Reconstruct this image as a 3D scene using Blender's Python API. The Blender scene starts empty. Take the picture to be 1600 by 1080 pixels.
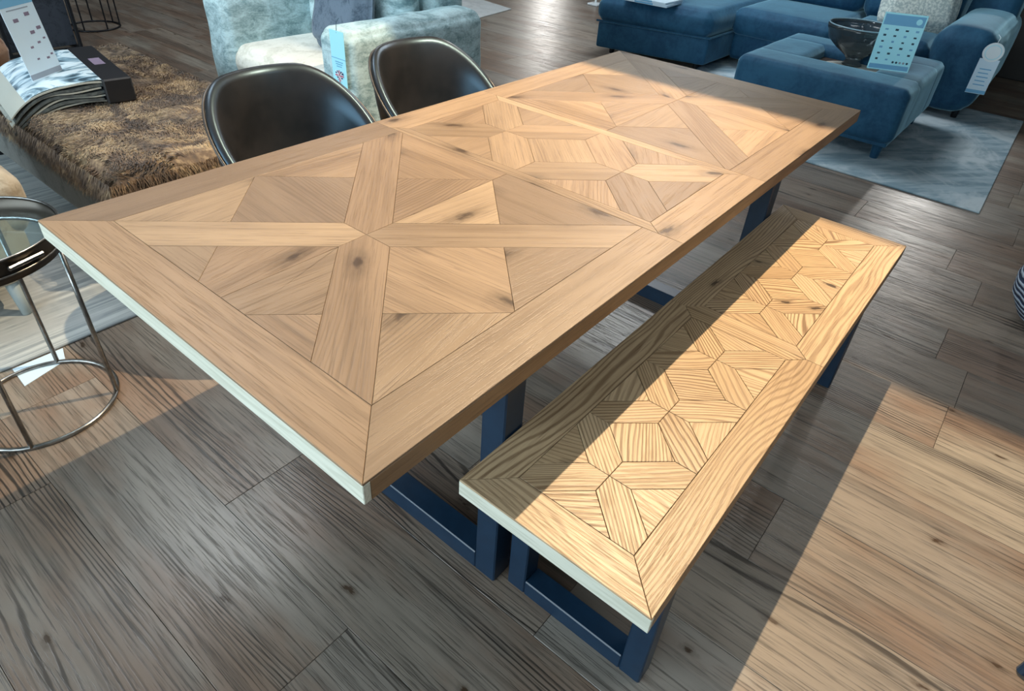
import bpy, bmesh, math, random
from mathutils import Vector, Matrix
random.seed(7)
PI = math.pi
sc = bpy.context.scene
COL = sc.collection

# ------------------------------------------------------------------ camera, world, lights, exposure
FPX, CX, CY = 1017.13, 807.56, 486.62
CAM = Vector((-0.3190, -0.45445, 1.42447))
YAW, PITCH, ROLL = 0.63906, 0.61575, 0.07763
_f = Vector((math.cos(YAW)*math.cos(PITCH), math.sin(YAW)*math.cos(PITCH), -math.sin(PITCH)))
_r = Vector((math.sin(YAW), -math.cos(YAW), 0)); _u = _r.cross(_f)
_r2 = _r*math.cos(ROLL)+_u*math.sin(ROLL); _u2 = -_r*math.sin(ROLL)+_u*math.cos(ROLL)
cd = bpy.data.cameras.new('camera'); cam = bpy.data.objects.new('camera', cd); COL.objects.link(cam)
cam.matrix_world = Matrix(((_r2.x, _u2.x, -_f.x, CAM.x), (_r2.y, _u2.y, -_f.y, CAM.y), (_r2.z, _u2.z, -_f.z, CAM.z), (0, 0, 0, 1)))
cd.sensor_fit = 'HORIZONTAL'; cd.sensor_width = 36; cd.lens = FPX/1600*36
cd.shift_x = -(CX-800)/1600; cd.shift_y = (CY-540)/1600; cd.clip_start = 0.05
sc.camera = cam
sc.view_settings.view_transform = 'Standard'; sc.view_settings.look = 'None'
sc.view_settings.gamma = 1; sc.view_settings.use_curve_mapping = False
sc.view_settings.exposure = 0.0
w = bpy.data.worlds.new('world'); sc.world = w; w.use_nodes = True
w.node_tree.nodes['Background'].inputs[0].default_value = (0.62, 0.80, 1.0, 1)
w.node_tree.nodes['Background'].inputs[1].default_value = 0.35

def lamp(name, kind, loc, target, energy, color, **kw):
    d = bpy.data.lights.new(name, kind); d.energy = energy; d.color = color
    for k, v in kw.items(): setattr(d, k, v)
    o = bpy.data.objects.new(name, d); COL.objects.link(o); o.location = loc
    o.rotation_euler = (Vector(target)-Vector(loc)).to_track_quat('-Z', 'Y').to_euler()
    return o
# warm halogen downlight that throws the table and bench shadows
lamp('halogen_spot', 'SPOT', (1.95, 0.404, 2.99), (1.45, 0.2, 0), 640, (1.0, 0.77, 0.50),
     spot_size=math.radians(116), spot_blend=1.0, shadow_soft_size=0.013)
# daylight through the shop window behind the camera
lamp('window_daylight', 'AREA', (-3.75, 1.6, 1.75), (2.0, 1.6, 0.9), 300, (0.74, 0.91, 1.0), shape='RECTANGLE', size=5.4, size_y=1.9)
# soft overhead fill lights, added to raise the room's ambient level
for i, (lx, ly, e) in enumerate(((0.9, 2.9, 46), (5.4, 2.2, 75), (1.6, -1.6, 20), (4.2, 5.6, 40))):
    lamp('overhead_fill', 'AREA', (lx, ly, 3.1), (lx, ly, 0), e, (0.90, 0.96, 1.0), shape='SQUARE', size=1.2)
# narrow spots added far off, aimed only to make glints on the floor
for (lx, ly, tx, ty, e) in ((16.9, 12.1, 5.1, 3.5, 330), (11.7, 0.46, 3.4, -0.17, 220), (8.2, -0.2, 2.3, -0.37, 40)):
    lamp('glint_spot', 'SPOT', (lx, ly, 3.1), (tx, ty, 0), e, (1.0, 0.97, 0.92), spot_size=math.radians(16), spot_blend=0.8, shadow_soft_size=0.10)

# ------------------------------------------------------------------ node helpers
def nmat(name):
    m = bpy.data.materials.new(name); m.use_nodes = True
    nt = m.node_tree; b = nt.nodes['Principled BSDF']
    return m, nt, b
def N(nt, t, **kw):
    n = nt.nodes.new(t)
    for k, v in kw.items(): setattr(n, k, v)
    return n
def math_n(nt, op, a, b=None, c=None):
    n = N(nt, 'ShaderNodeMath', operation=op)
    for i, v in enumerate((a, b, c)):
        if v is None: continue
        if isinstance(v, (int, float)): n.inputs[i].default_value = v
        else: nt.links.new(v, n.inputs[i])
    return n.outputs[0]
def mixc(nt, fac, a, b, mode='MIX'):
    n = N(nt, 'ShaderNodeMix', data_type='RGBA', blend_type=mode)
    for i, v in ((0, fac), (6, a), (7, b)):
        if isinstance(v, (int, float)): n.inputs[i].default_value = v
        elif isinstance(v, tuple): n.inputs[i].default_value = (*v, 1) if len(v) == 3 else v
        else: nt.links.new(v, n.inputs[i])
    return n.outputs[2]
def ramp(nt, fac, stops):
    n = N(nt, 'ShaderNodeValToRGB'); e = n.color_ramp.elements
    while len(e) < len(stops): e.new(0.5)
    for el, (p, c) in zip(e, stops):
        el.position = p; el.color = (*c, 1) if len(c) == 3 else c
    nt.links.new(fac, n.inputs[0]); return n.outputs[0]
def noise(nt, vec, scale=1, detail=2, rough=0.5, dist=0.0):
    n = N(nt, 'ShaderNodeTexNoise'); n.inputs['Scale'].default_value = scale
    n.inputs['Detail'].default_value = detail; n.inputs['Roughness'].default_value = rough
    n.inputs['Distortion'].default_value = dist
    nt.links.new(vec, n.inputs['Vector']); return n.outputs[0]
def vscale(nt, vec, s, add=None):
    n = N(nt, 'ShaderNodeVectorMath', operation='MULTIPLY'); nt.links.new(vec, n.inputs[0]); n.inputs[1].default_value = s
    o = n.outputs[0]
    if add is not None:
        a = N(nt, 'ShaderNodeVectorMath', operation='ADD'); nt.links.new(o, a.inputs[0]); nt.links.new(add, a.inputs[1]); o = a.outputs[0]
    return o
def bump(nt, b, h, strength=0.3, dist=0.002):
    n = N(nt, 'ShaderNodeBump'); n.inputs['Strength'].default_value = strength; n.inputs['Distance'].default_value = dist
    nt.links.new(h, n.inputs['Height']); nt.links.new(n.outputs[0], b.inputs['Normal'])
def smooth(nt, v, lo, hi):
    n = N(nt, 'ShaderNodeMapRange', interpolation_type='SMOOTHSTEP')
    n.inputs[1].default_value = lo; n.inputs[2].default_value = hi
    nt.links.new(v, n.inputs[0]); return n.outputs[0]

def wood(name, tones, dark, ring=14, ringmix=0.5, poremix=0.55, stretch=(1.5, 11), rough=0.42, bumps=0.25, knots=0.0, patch=None, porescale=(9, 330), spec=0.4, ringmask=None, freq=420.0, broadmix=0.3, ringlo=-0.1, streak=0.25, ringvar=0.8):
    m, nt, b = nmat(name)
    tc = N(nt, 'ShaderNodeTexCoord'); oi = N(nt, 'ShaderNodeObjectInfo')
    rnd = oi.outputs['Random']
    comb = N(nt, 'ShaderNodeCombineXYZ')
    for i, k in enumerate((37.3, 71.7, 19.1)): nt.links.new(math_n(nt, 'MULTIPLY', rnd, k), comb.inputs[i])
    obj = tc.outputs['Object']; off = comb.outputs[0]
    p1 = vscale(nt, obj, (stretch[0], stretch[1], stretch[1]), off)
    n1 = noise(nt, p1, 1, 1.5, 0.4, 0.2)
    sep = N(nt, 'ShaderNodeSeparateXYZ'); nt.links.new(obj, sep.inputs[0])
    ph = math_n(nt, 'MULTIPLY_ADD', sep.outputs[1], freq, math_n(nt, 'MULTIPLY', n1, ring*6.283))
    jit = math_n(nt, 'MULTIPLY', noise(nt, vscale(nt, obj, (14, 120, 120), off), 1, 2), 2.2)
    s = math_n(nt, 'SINE', math_n(nt, 'ADD', ph, jit))
    r = smooth(nt, s, ringlo, 1.0)
    if ringmask:
        mk = smooth(nt, noise(nt, vscale(nt, obj, ringmask, off), 1, 1), 0.49, 0.62)
        r = math_n(nt, 'MULTIPLY', r, mk)
    pore = smooth(nt, noise(nt, vscale(nt, obj, (porescale[0], porescale[1], porescale[1]), off), 1, 3, 0.65), 0.50, 0.68)
    tone = ramp(nt, rnd, [(i/(max(1, len(tones)-1)), c) for i, c in enumerate(tones)])
    broad = noise(nt, vscale(nt, obj, (2.2, 9, 9), off), 1, 3, 0.6)
    c = mixc(nt, smooth(nt, broad, 0.3, 0.7), tone, mixc(nt, broadmix, tone, dark))
    if patch:
        c = mixc(nt, smooth(nt, noise(nt, vscale(nt, obj, (1.3, 3.2, 3), off), 1, 4, 0.6), 0.42, 0.62), c, patch)
    stk = smooth(nt, noise(nt, vscale(nt, obj, (1.6, 55, 55), off), 1, 2, 0.6), 0.45, 0.7)
    c = mixc(nt, math_n(nt, 'MULTIPLY', stk, streak), c, dark)
    rvar = math_n(nt, 'MULTIPLY_ADD', math_n(nt, 'FRACT', math_n(nt, 'MULTIPLY', rnd, 7.31)), ringvar, 1-ringvar*0.5)
    c = mixc(nt, math_n(nt, 'MULTIPLY', r, math_n(nt, 'MULTIPLY', rvar, ringmix)), c, dark)
    c = mixc(nt, math_n(nt, 'MULTIPLY', pore, poremix), c, dark)
    if knots > 0:
        v = N(nt, 'ShaderNodeTexVoronoi', voronoi_dimensions='2D'); v.inputs['Scale'].default_value = 1
        nt.links.new(vscale(nt, obj, (1.8, 4.2, 5), off), v.inputs['Vector'])
        kd = math_n(nt, 'ADD', v.outputs['Distance'], math_n(nt, 'MULTIPLY', math_n(nt, 'SUBTRACT', noise(nt, vscale(nt, obj, (40, 90, 90), off), 1, 3), 0.5), 0.10))
        kn = math_n(nt, 'SUBTRACT', 1, smooth(nt, kd, 0.015, 0.02+knots))
        kn = math_n(nt, 'ADD', math_n(nt, 'MULTIPLY', kn, 0.45), math_n(nt, 'MULTIPLY', math_n(nt, 'SUBTRACT', 1, smooth(nt, kd, 0.012, 0.012+knots*0.35)), 0.5))
        c = mixc(nt, kn, c, (0.05, 0.028, 0.014))
    nt.links.new(c, b.inputs['Base Color'])
    b.inputs['Roughness'].default_value = rough; b.inputs['Specular IOR Level'].default_value = spec
    bump(nt, b, math_n(nt, 'MULTIPLY', math_n(nt, 'ADD', pore, math_n(nt, 'MULTIPLY', r, 0.6)), -1), bumps, 0.0012)
    return m

OAK_T = wood('oak_table', [(0.28, 0.192, 0.12), (0.36, 0.252, 0.158), (0.205, 0.145, 0.096), (0.40, 0.288, 0.18), (0.255, 0.175, 0.11), (0.32, 0.222, 0.138)], (0.12, 0.075, 0.043), ring=14, ringmix=0.36, poremix=0.5, knots=0.14, stretch=(1.2, 8), freq=620, broadmix=0.30, streak=0.35, ringvar=1.2, ringmask=(1.1, 7, 7))
OAK_B = wood('oak_bench', [(0.50, 0.36, 0.21), (0.57, 0.42, 0.26), (0.43, 0.30, 0.17), (0.54, 0.39, 0.23)], (0.13, 0.068, 0.028), ring=15, ringmix=0.62, poremix=0.45, stretch=(1.6, 8), knots=0.05, freq=640, broadmix=0.15, streak=0.2)
EDGE = wood('oak_edge', [(0.30, 0.18, 0.09), (0.34, 0.21, 0.11)], (0.12, 0.065, 0.03), ring=5, ringmix=0.3, poremix=0.4, stretch=(1.5, 14))
PALE = wood('daylit_end_oak', [(0.70, 0.70, 0.60), (0.72, 0.72, 0.61)], (0.44, 0.44, 0.34), ring=7, ringmix=0.35, poremix=0.35, stretch=(2, 30), rough=0.5)  # daylight falling on the oak ends is painted in as a pale colour
FLOORM = wood('floor_oak', [(0.25, 0.22, 0.185), (0.31, 0.25, 0.195), (0.27, 0.245, 0.215), (0.34, 0.295, 0.235), (0.24, 0.195, 0.155), (0.30, 0.265, 0.225)], (0.036, 0.029, 0.024),
              ring=12, ringmix=0.85, poremix=0.62, stretch=(0.9, 6), ringlo=0.15, rough=0.33, bumps=0.4, knots=0.05, patch=(0.21, 0.145, 0.105), porescale=(6, 190), spec=0.5, ringmask=(0.9, 9, 5), freq=430, broadmix=0.30, streak=0.35)

def plain(name, col, rough=0.5, metal=0.0, spec=0.5, nz=None, nscale=60, sheen=0, bumps=0, coat=0, emit=None):
    m, nt, b = nmat(name)
    b.inputs['Base Color'].default_value = (*col, 1); b.inputs['Roughness'].default_value = rough
    b.inputs['Metallic'].default_value = metal; b.inputs['Specular IOR Level'].default_value = spec
    if sheen: b.inputs['Sheen Weight'].default_value = sheen; b.inputs['Sheen Roughness'].default_value = 0.35
    if coat: b.inputs['Coat Weight'].default_value = coat
    if nz is not None or bumps:
        tc = N(nt, 'ShaderNodeTexCoord'); nn = noise(nt, tc.outputs['Object'], nscale, 4, 0.6)
        if nz is not None: nt.links.new(mixc(nt, smooth(nt, nn, 0.35, 0.65), col, nz), b.inputs['Base Color'])
        if bumps: bump(nt, b, nn, bumps, 0.003)
    return m
def velvet(name, c1, c2, scale=7, sheen=0.6, tint=(1, 1, 1), rough=0.7, contrast=(0.40, 0.62), stretch=(1, 1, 1)):
    m, nt, b = nmat(name)
    tc = N(nt, 'ShaderNodeTexCoord')
    v = vscale(nt, tc.outputs['Object'], stretch)
    n1 = noise(nt, v, scale, 5, 0.65, 0.8); n2 = noise(nt, v, scale*9, 3, 0.6)
    nn = math_n(nt, 'MULTIPLY_ADD', n2, 0.3, math_n(nt, 'MULTIPLY', n1, 0.85))
    nt.links.new(mixc(nt, smooth(nt, nn, *contrast), c1, c2), b.inputs['Base Color'])
    b.inputs['Roughness'].default_value = rough; b.inputs['Sheen Weight'].default_value = sheen
    b.inputs['Sheen Roughness'].default_value = 0.3; b.inputs['Sheen Tint'].default_value = (*tint, 1)
    b.inputs['Specular IOR Level'].default_value = 0.25
    bump(nt, b, nn, 0.35, 0.006)
    return m
STEEL = plain('daylight_tinted_steel', (0.007, 0.027, 0.058), 0.36, 0.0, 0.5, nz=(0.006, 0.023, 0.05), nscale=30)  # blue of reflected daylight is put into the dark steel's base colour
CORE = plain('parquet_substrate', (0.03, 0.018, 0.010), 0.8)
LEATHER = plain('charcoal_leather', (0.016, 0.016, 0.017), 0.34, 0.0, 0.6, nz=(0.024, 0.023, 0.024), nscale=9, bumps=0.06)
LEATHER.node_tree.nodes['Principled BSDF'].inputs['Specular Tint'].default_value = (0.45, 0.75, 1.0, 1)  # blue window highlight on the leather is put into the specular tint
PIPING_L = plain('leather_piping', (0.05, 0.045, 0.042), 0.35)
BLUEV = velvet('blue_velvet', (0.008, 0.050, 0.11), (0.022, 0.10, 0.185), 4, 1.0, (0.50, 0.85, 1.0), contrast=(0.38, 0.75))
PALEV = velvet('pale_crushed_velvet', (0.16, 0.27, 0.30), (0.56, 0.74, 0.78), 9, 0.5, (0.7, 0.95, 1.0), contrast=(0.36, 0.74), stretch=(1, 1, 1.8))
SEATV = velvet('cream_velvet', (0.66, 0.66, 0.57), (0.88, 0.88, 0.80), 8, 0.4)
TAUPE = velvet('grey_taupe_velvet', (0.07, 0.075, 0.07), (0.15, 0.155, 0.145), 8, 0.4)
BEIGE = velvet('beige_boucle', (0.36, 0.30, 0.22), (0.52, 0.46, 0.36), 12, 0.3)
BLACKM = plain('black_metal', (0.012, 0.014, 0.018), 0.35, 0.3)
CHROME = plain('brushed_nickel', (0.33, 0.33, 0.32), 0.28, 1.0, nz=(0.22, 0.22, 0.215), nscale=40)
BRONZE = plain('dark_bronze', (0.045, 0.038, 0.03), 0.32, 0.7)
DARKV = velvet('dark_charcoal_fabric', (0.012, 0.016, 0.022), (0.035, 0.042, 0.055), 12, 0.2)
PALELEG = plain('pale_blue_grey_leg', (0.42, 0.50, 0.52), 0.4)
PAPER = plain('paper', (0.78, 0.84, 0.88), 0.5)
DARKWALL = plain('charcoal_wall', (0.018, 0.019, 0.02), 0.7, nz=(0.028, 0.028, 0.028), nscale=3)
WALLM = plain('warm_white_wall', (0.45, 0.44, 0.42), 0.8, nz=(0.41, 0.40, 0.385), nscale=4)
CEILM = plain('ceiling_paint', (0.50, 0.50, 0.50), 0.9, nz=(0.47, 0.47, 0.47), nscale=3)

def ink(name, c): return plain(name, c, 0.6)
INK_BLUE = ink('ink_mid_blue', (0.16, 0.42, 0.66)); INK_CARD = plain('card_cyan', (0.42, 0.86, 0.98), 0.35); INK_CARDW = plain('card_white_blue', (0.62, 0.78, 0.90), 0.35)
INK_DK = ink('ink_dark', (0.02, 0.06, 0.10)); INK_GREY = ink('ink_grey', (0.28, 0.34, 0.42)); INK_NAVY = ink('ink_navy', (0.015, 0.03, 0.12)); INK_RED = ink('ink_red', (0.42, 0.05, 0.12)); INK_MAUVE = ink('ink_mauve', (0.20, 0.16, 0.24))
WHITE = plain('white_card', (0.80, 0.88, 0.92), 0.4)

# ------------------------------------------------------------------ mesh helpers
def link(name, me, mat=None, parent=None, loc=(0, 0, 0), rotz=0.0, rot=None, smoothf=False):
    o = bpy.data.objects.new(name, me)
    if mat and not me.materials: me.materials.append(mat)
    COL.objects.link(o); o.location = loc
    o.rotation_euler = rot if rot else (0, 0, rotz)
    if parent: o.parent = parent
    if smoothf:
        for p in me.polygons: p.use_smooth = True
    return o
def thing(name, label, cat, loc=(0, 0, 0), rotz=0.0, group=None, rot=None):
    o = bpy.data.objects.new(name, None); COL.objects.link(o); o.location = loc
    o.rotation_euler = rot if rot else (0, 0, rotz); o.empty_display_size = 0.1
    o['label'] = label; o['category'] = cat
    if group: o['group'] = group
    return o
def tag(o, label, cat, group=None):
    o['label'] = label; o['category'] = cat
    if group: o['group'] = group
    return o
def me_from(bm, name='m'):
    bmesh.ops.recalc_face_normals(bm, faces=bm.faces)
    me = bpy.data.meshes.new(name); bm.to_mesh(me); bm.free(); return me
def box_me(x0, x1, y0, y1, z0, z1, bev=0.0, seg=1):
    bm = bmesh.new(); bmesh.ops.create_cube(bm, size=1)
    for v in bm.verts: v.co = Vector((x0+(v.co.x+.5)*(x1-x0), y0+(v.co.y+.5)*(y1-y0), z0+(v.co.z+.5)*(z1-z0)))
    if bev: bmesh.ops.bevel(bm, geom=list(bm.edges), offset=bev, segments=seg, profile=0.5, affect='EDGES')
    return me_from(bm)
def box(name, x0, x1, y0, y1, z0, z1, mat, parent=None, bev=0.002, seg=1, **kw):
    return link(name, box_me(x0, x1, y0, y1, z0, z1, bev, seg), mat, parent, **kw)
def prism_me(poly, z0, z1, bev=0.0, seg=1):
    bm = bmesh.new(); a = [bm.verts.new((x, y, z0)) for x, y in poly]; b = [bm.verts.new((x, y, z1)) for x, y in poly]
    n = len(poly); bm.faces.new(a); bm.faces.new(b)
    for i in range(n): bm.faces.new((a[i], a[(i+1) % n], b[(i+1) % n], b[i]))
    if bev: bmesh.ops.bevel(bm, geom=list(bm.edges), offset=bev, segments=seg, profile=0.5, affect='EDGES')
    return me_from(bm)
def tube_me(pts, r, seg=10, closed=False, ends=True):
    pts = [Vector(p) for p in pts]; n = len(pts); bm = bmesh.new(); rings = []
    rr = r if isinstance(r, (list, tuple)) else [r]*n
    up = Vector((0, 0, 1)); prev = None
    for i, p in enumerate(pts):
        if closed: t = pts[(i+1) % n]-pts[(i-1) % n]
        else: t = pts[min(i+1, n-1)]-pts[max(i-1, 0)]
        t.normalize()
        s = prev if prev is not None else (up if abs(t.z) < 0.9 else Vector((1, 0, 0)))
        a = s-t*s.dot(t); a.normalize(); b = t.cross(a); prev = a
        rings.append([bm.verts.new(p+(a*math.cos(k*2*PI/seg)+b*math.sin(k*2*PI/seg))*rr[i]) for k in range(seg)])
    for i in range(n if closed else n-1):
        A, B = rings[i], rings[(i+1) % n]
        for k in range(seg): bm.faces.new((A[k], A[(k+1) % seg], B[(k+1) % seg], B[k]))
    if not closed and ends: bm.faces.new(rings[0]); bm.faces.new(rings[-1])
    return me_from(bm)
def lathe_me(prof, seg=40, closed=False):
    bm = bmesh.new(); rings = []
    for r, z in prof: rings.append([bm.verts.new((r*math.cos(k*2*PI/seg), r*math.sin(k*2*PI/seg), z)) for k in range(seg)])
    m = len(prof)
    for i in range(m if closed else m-1):
        A, B = rings[i], rings[(i+1) % m]
        for k in range(seg): bm.faces.new((A[k], A[(k+1) % seg], B[(k+1) % seg], B[k]))
    if not closed:
        if prof[0][0] > 1e-6: bm.faces.new(rings[0])
        if prof[-1][0] > 1e-6: bm.faces.new(rings[-1])
    bmesh.ops.remove_doubles(bm, verts=bm.verts, dist=1e-5)
    return me_from(bm)
def noise3(v, s, seed=0):
    from mathutils import noise as mn
    return mn.noise(Vector((v[0]*s+seed, v[1]*s+seed*1.7, v[2]*s-seed)))
def soft_me(x0, x1, y0, y1, z0, z1, r=0.06, n=14, puff=0.02, wob=0.006, wscale=7, seed=0, bottom_flat=False):
    """upholstered block: rounded box with crown and slight unevenness"""
    bm = bmesh.new(); bmesh.ops.create_cube(bm, size=1)
    bmesh.ops.subdivide_edges(bm, edges=list(bm.edges), cuts=n, use_grid_fill=True)
    c = Vector(((x0+x1)/2, (y0+y1)/2, (z0+z1)/2)); h = Vector(((x1-x0)/2, (y1-y0)/2, (z1-z0)/2))
    rr = min(r, h.x*.98, h.y*.98, h.z*.98)
    def remap(t, hh):   # concentrate samples near the rounded rims
        s = 2*t; a = abs(s); core = 1-rr/hh
        k = 0.62
        v = a/k*core if a < k else core+(a-k)/(1-k)*(1-core)
        return math.copysign(v, s)*hh if s else 0
    for v in bm.verts:
        u = Vector((v.co.x*2, v.co.y*2, v.co.z*2))
        p = Vector((remap(v.co.x, h.x), remap(v.co.y, h.y), remap(v.co.z, h.z)))
        q = Vector([max(-(h[i]-rr), min(h[i]-rr, p[i])) for i in range(3)]); d = p-q
        if d.length > 1e-9: p = q+d.normalized()*rr
        bx, by, bz = (1-u.x**2), (1-u.y**2), (1-u.z**2)
        if abs(u.z) > .98 and not (bottom_flat and u.z < 0): p.z += math.copysign(puff*math.sqrt(max(0, bx*by)), u.z)
        elif abs(u.x) > .98: p.x += math.copysign(puff*.6*math.sqrt(max(0, by*bz)), u.x)
        elif abs(u.y) > .98: p.y += math.copysign(puff*.6*math.sqrt(max(0, bx*bz)), u.y)
        if wob:
            k = noise3(c+p, wscale, seed)*wob; nd = p.normalized() if p.length else p
            p += nd*k
        v.co = c+p
    me = me_from(bm)
    for p in me.polygons: p.use_smooth = True
    return me
def soft(name, x0, x1, y0, y1, z0, z1, mat, parent=None, loc=(0, 0, 0), rotz=0, rot=None, **kw):
    return link(name, soft_me(x0, x1, y0, y1, z0, z1, **kw), mat, parent, loc, rotz, rot)
def dup(root, loc, rotz=None, label=None):
    r = root.copy(); COL.objects.link(r); r.location = loc
    if rotz is not None: r.rotation_euler = (0, 0, rotz)
    if label: r['label'] = label
    for ch in list(root.children):
        c = ch.copy(); COL.objects.link(c); c.parent = r
        for g in ch.children:
            d = g.copy(); COL.objects.link(d); d.parent = c
    return r
def struct(o): o['kind'] = 'structure'; return o
def sheet_me(w_, h_, t=0.0012):
    """card in its local XZ plane, centred in x, standing on z=0"""
    return box_me(-w_/2, w_/2, -t/2, t/2, 0, h_)

# ------------------------------------------------------------------ setting
floor = struct(box('floor', -4.0, 19.0, -3.2, 14.0, -0.06, -0.0045, CORE, None, 0))
PW, PL = 0.256, 1.22
def proj(x, y, z=0.0):
    d = Vector((x, y, z))-CAM; zz = d.dot(_f)
    if zz < 0.05: return None
    return (CX+FPX*d.dot(_r2)/zz, CY-FPX*d.dot(_u2)/zz)
bm = bmesh.new(); bmesh.ops.create_cube(bm, size=1)
for v in bm.verts: v.co = Vector((v.co.x*(PL-0.0012), v.co.y*(PW-0.0012), -0.0045/2+v.co.z*0.0045))
bmesh.ops.bevel(bm, geom=[e for e in bm.edges if all(v.co.z > -0.001 for v in e.verts)], offset=0.0007, segments=1, affect='EDGES')
plank_me = me_from(bm, 'plank')
plank_me.materials.append(FLOORM)
stag = {-1: 1.135, 0: 0.25, 1: 0.742, 2: 1.15, 3: 0.36, 4: 0.86, 5: 0.15, 6: 1.01}
cnt = 0
for i in range(-5, 46):
    x = -0.158+PW*(i+0.5)
    off = stag.get(i, random.uniform(0, PL))
    for j in range(-4, 9):
        y0 = off+(j-1)*PL
        if y0 > 9.9 or y0+PL < -3.1: continue
        vis = False
        for a in (0, .5, 1):
            for b in (0, .25, .5, .75, 1):
                q = proj(x+(a-.5)*PW, y0+b*PL)
                if q and -160 < q[0] < 1760 and -90 < q[1] < 1240: vis = True
        if not vis: continue
        o = link('plank', plank_me, None, floor, (x, y0+PL/2, 0), PI/2 if random.random() < .5 else -PI/2)
        cnt += 1
print('planks', cnt)
# ceiling, walls
struct(box('ceiling', -4.0, 19.0, -3.2, 14.0, 3.2, 3.3, CEILM, None, 0))
struct(box('wall_left', -4.1, 19.1, 14.0, 14.1, 0, 3.2, WALLM, None, 0))
struct(box('wall_back', 19.0, 19.1, -3.2, 14.0, 0, 3.2, DARKWALL, None, 0))
struct(box('wall_right', -4.1, 19.1, -3.3, -3.2, 0, 3.2, WALLM, None, 0))
wf = struct(box('wall_front', -3.5, -3.4, -3.2, 14.0, 0, 0.75, WALLM, None, 0))
box('upper_wall', -3.5, -3.4, -3.2, 14.0, 2.75, 3.2, WALLM, wf, 0)
box('pier', -3.5, -3.4, -3.2, -1.15, 0.75, 2.75, WALLM, wf, 0)
box('pier', -3.5, -3.4, 4.35, 14.0, 0.75, 2.75, WALLM, wf, 0)
win = thing('window_1', '', ''); del win['label']; del win['category']; win['kind'] = 'structure'
for yy in (-1.12, 0.7, 2.5, 4.32): box('mullion', -3.48, -3.42, yy-.03, yy+.03, 0.75, 2.75, BLACKM, win, 0)
for zz in (0.78, 2.72): box('transom', -3.479, -3.421, -1.15, 4.35, zz-.03, zz+.03, BLACKM, win, 0)
# unseen slab added to cut off the halogen spot's light on one side
struct(box('spot_blocker_1', 1.933, 2.6, -3.0, 5.0, 2.35, 2.41, CEILM, None, 0))
# low dark display plinth at the far right
pl = thing('display_plinth', 'low black display plinth behind the blue sofa arm at the far right', 'plinth', (7.9, -0.75, 0))
box('plinth_body', -0.62, 0.9, -1.1, 0.72, 0.0, 0.86, DARKWALL, pl, 0.01)
box('plinth_top', -0.66, 0.94, -1.14, 0.76, 0.86, 0.90, BLACKM, pl, 0.006)

# ------------------------------------------------------------------ parquet helpers
def clip(poly, a, b, c):
    """keep a*x+b*y >= c"""
    out = []
    for i in range(len(poly)):
        p, q = poly[i], poly[(i+1) % len(poly)]
        dp, dq = a*p[0]+b*p[1]-c, a*q[0]+b*q[1]-c
        if dp >= -1e-9: out.append(p)
        if (dp > 1e-9 and dq < -1e-9) or (dp < -1e-9 and dq > 1e-9):
            t = dp/(dp-dq); out.append((p[0]+(q[0]-p[0])*t, p[1]+(q[1]-p[1])*t))
    res = []
    for p in out:
        if not res or math.hypot(p[0]-res[-1][0], p[1]-res[-1][1]) > 1e-5: res.append(p)
    if len(res) > 1 and math.hypot(res[0][0]-res[-1][0], res[0][1]-res[-1][1]) < 1e-5: res.pop()
    return res
def cuts(poly, *cs):
    for c in cs: poly = clip(poly, *c)
    return poly
def inset(poly, d):
    A = sum(poly[i][0]*poly[(i+1) % len(poly)][1]-poly[(i+1) % len(poly)][0]*poly[i][1] for i in range(len(poly)))/2
    if A < 0: poly = poly[::-1]
    n = len(poly); lines = []
    for i in range(n):
        p, q = poly[i], poly[(i+1) % n]; L = math.hypot(q[0]-p[0], q[1]-p[1])
        a, b = -(q[1]-p[1])/L, (q[0]-p[0])/L
        lines.append((a, b, a*p[0]+b*p[1]+d))
    out = []
    for i in range(n):
        a1, b1, c1 = lines[i-1]; a2, b2, c2 = lines[i]; D = a1*b2-a2*b1
        if abs(D) < 1e-9: out.append(poly[i]); continue
        out.append(((c1*b2-c2*b1)/D, (a1*c2-a2*c1)/D))
    return out, abs(A)
def piece(poly, ang, zt, gap, mat, parent, th=0.004, bev=0.0005, name='parquet_piece'):
    if len(poly) < 3: return None
    p1, A = inset(poly, gap)
    if A < 6e-5: return None
    p2, _ = inset(poly, gap+bev)
    cx = sum(p[0] for p in p1)/len(p1); cy = sum(p[1] for p in p1)/len(p1)
    ca, sa = math.cos(-ang), math.sin(-ang)
    def L(p): x, y = p[0]-cx, p[1]-cy; return (x*ca-y*sa, x*sa+y*ca)
    bm = bmesh.new(); n = len(p1)
    lo = [bm.verts.new((*L(p), -th)) for p in p1]; mi = [bm.verts.new((*L(p), -bev)) for p in p1]; hi = [bm.verts.new((*L(p), 0)) for p in p2]
    bm.faces.new(hi)
    for i in range(n):
        j = (i+1) % n
        bm.faces.new((lo[i], lo[j], mi[j], mi[i])); bm.faces.new((mi[i], mi[j], hi[j], hi[i]))
    return link(name, me_from(bm), mat, parent, (cx, cy, zt+random.uniform(-.00012, .00012)), ang)
R45 = PI/4
def border_set(L, W, bw, xa, xb, zt, gap, mat, par, tipd=0.04):
    """mitred border planks round the top, seams at xa and xb (panel joints)"""
    for m in (0, 1):
        F = (lambda p: p) if not m else (lambda p: (L-p[0], p[1]))
        piece([F(p) for p in ((0, 0), (bw, bw), (bw, W-bw), (0, W))], PI/2, zt, gap, mat, par, name='border_plank')
        for k in (0, 1):
            G = (lambda p: p) if not k else (lambda p: (p[0], W-p[1]))
            piece([G(F(p)) for p in ((0, 0), (xa, 0), (xa, bw), (bw, bw))], 0, zt, gap, mat, par, name='border_plank')

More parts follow.
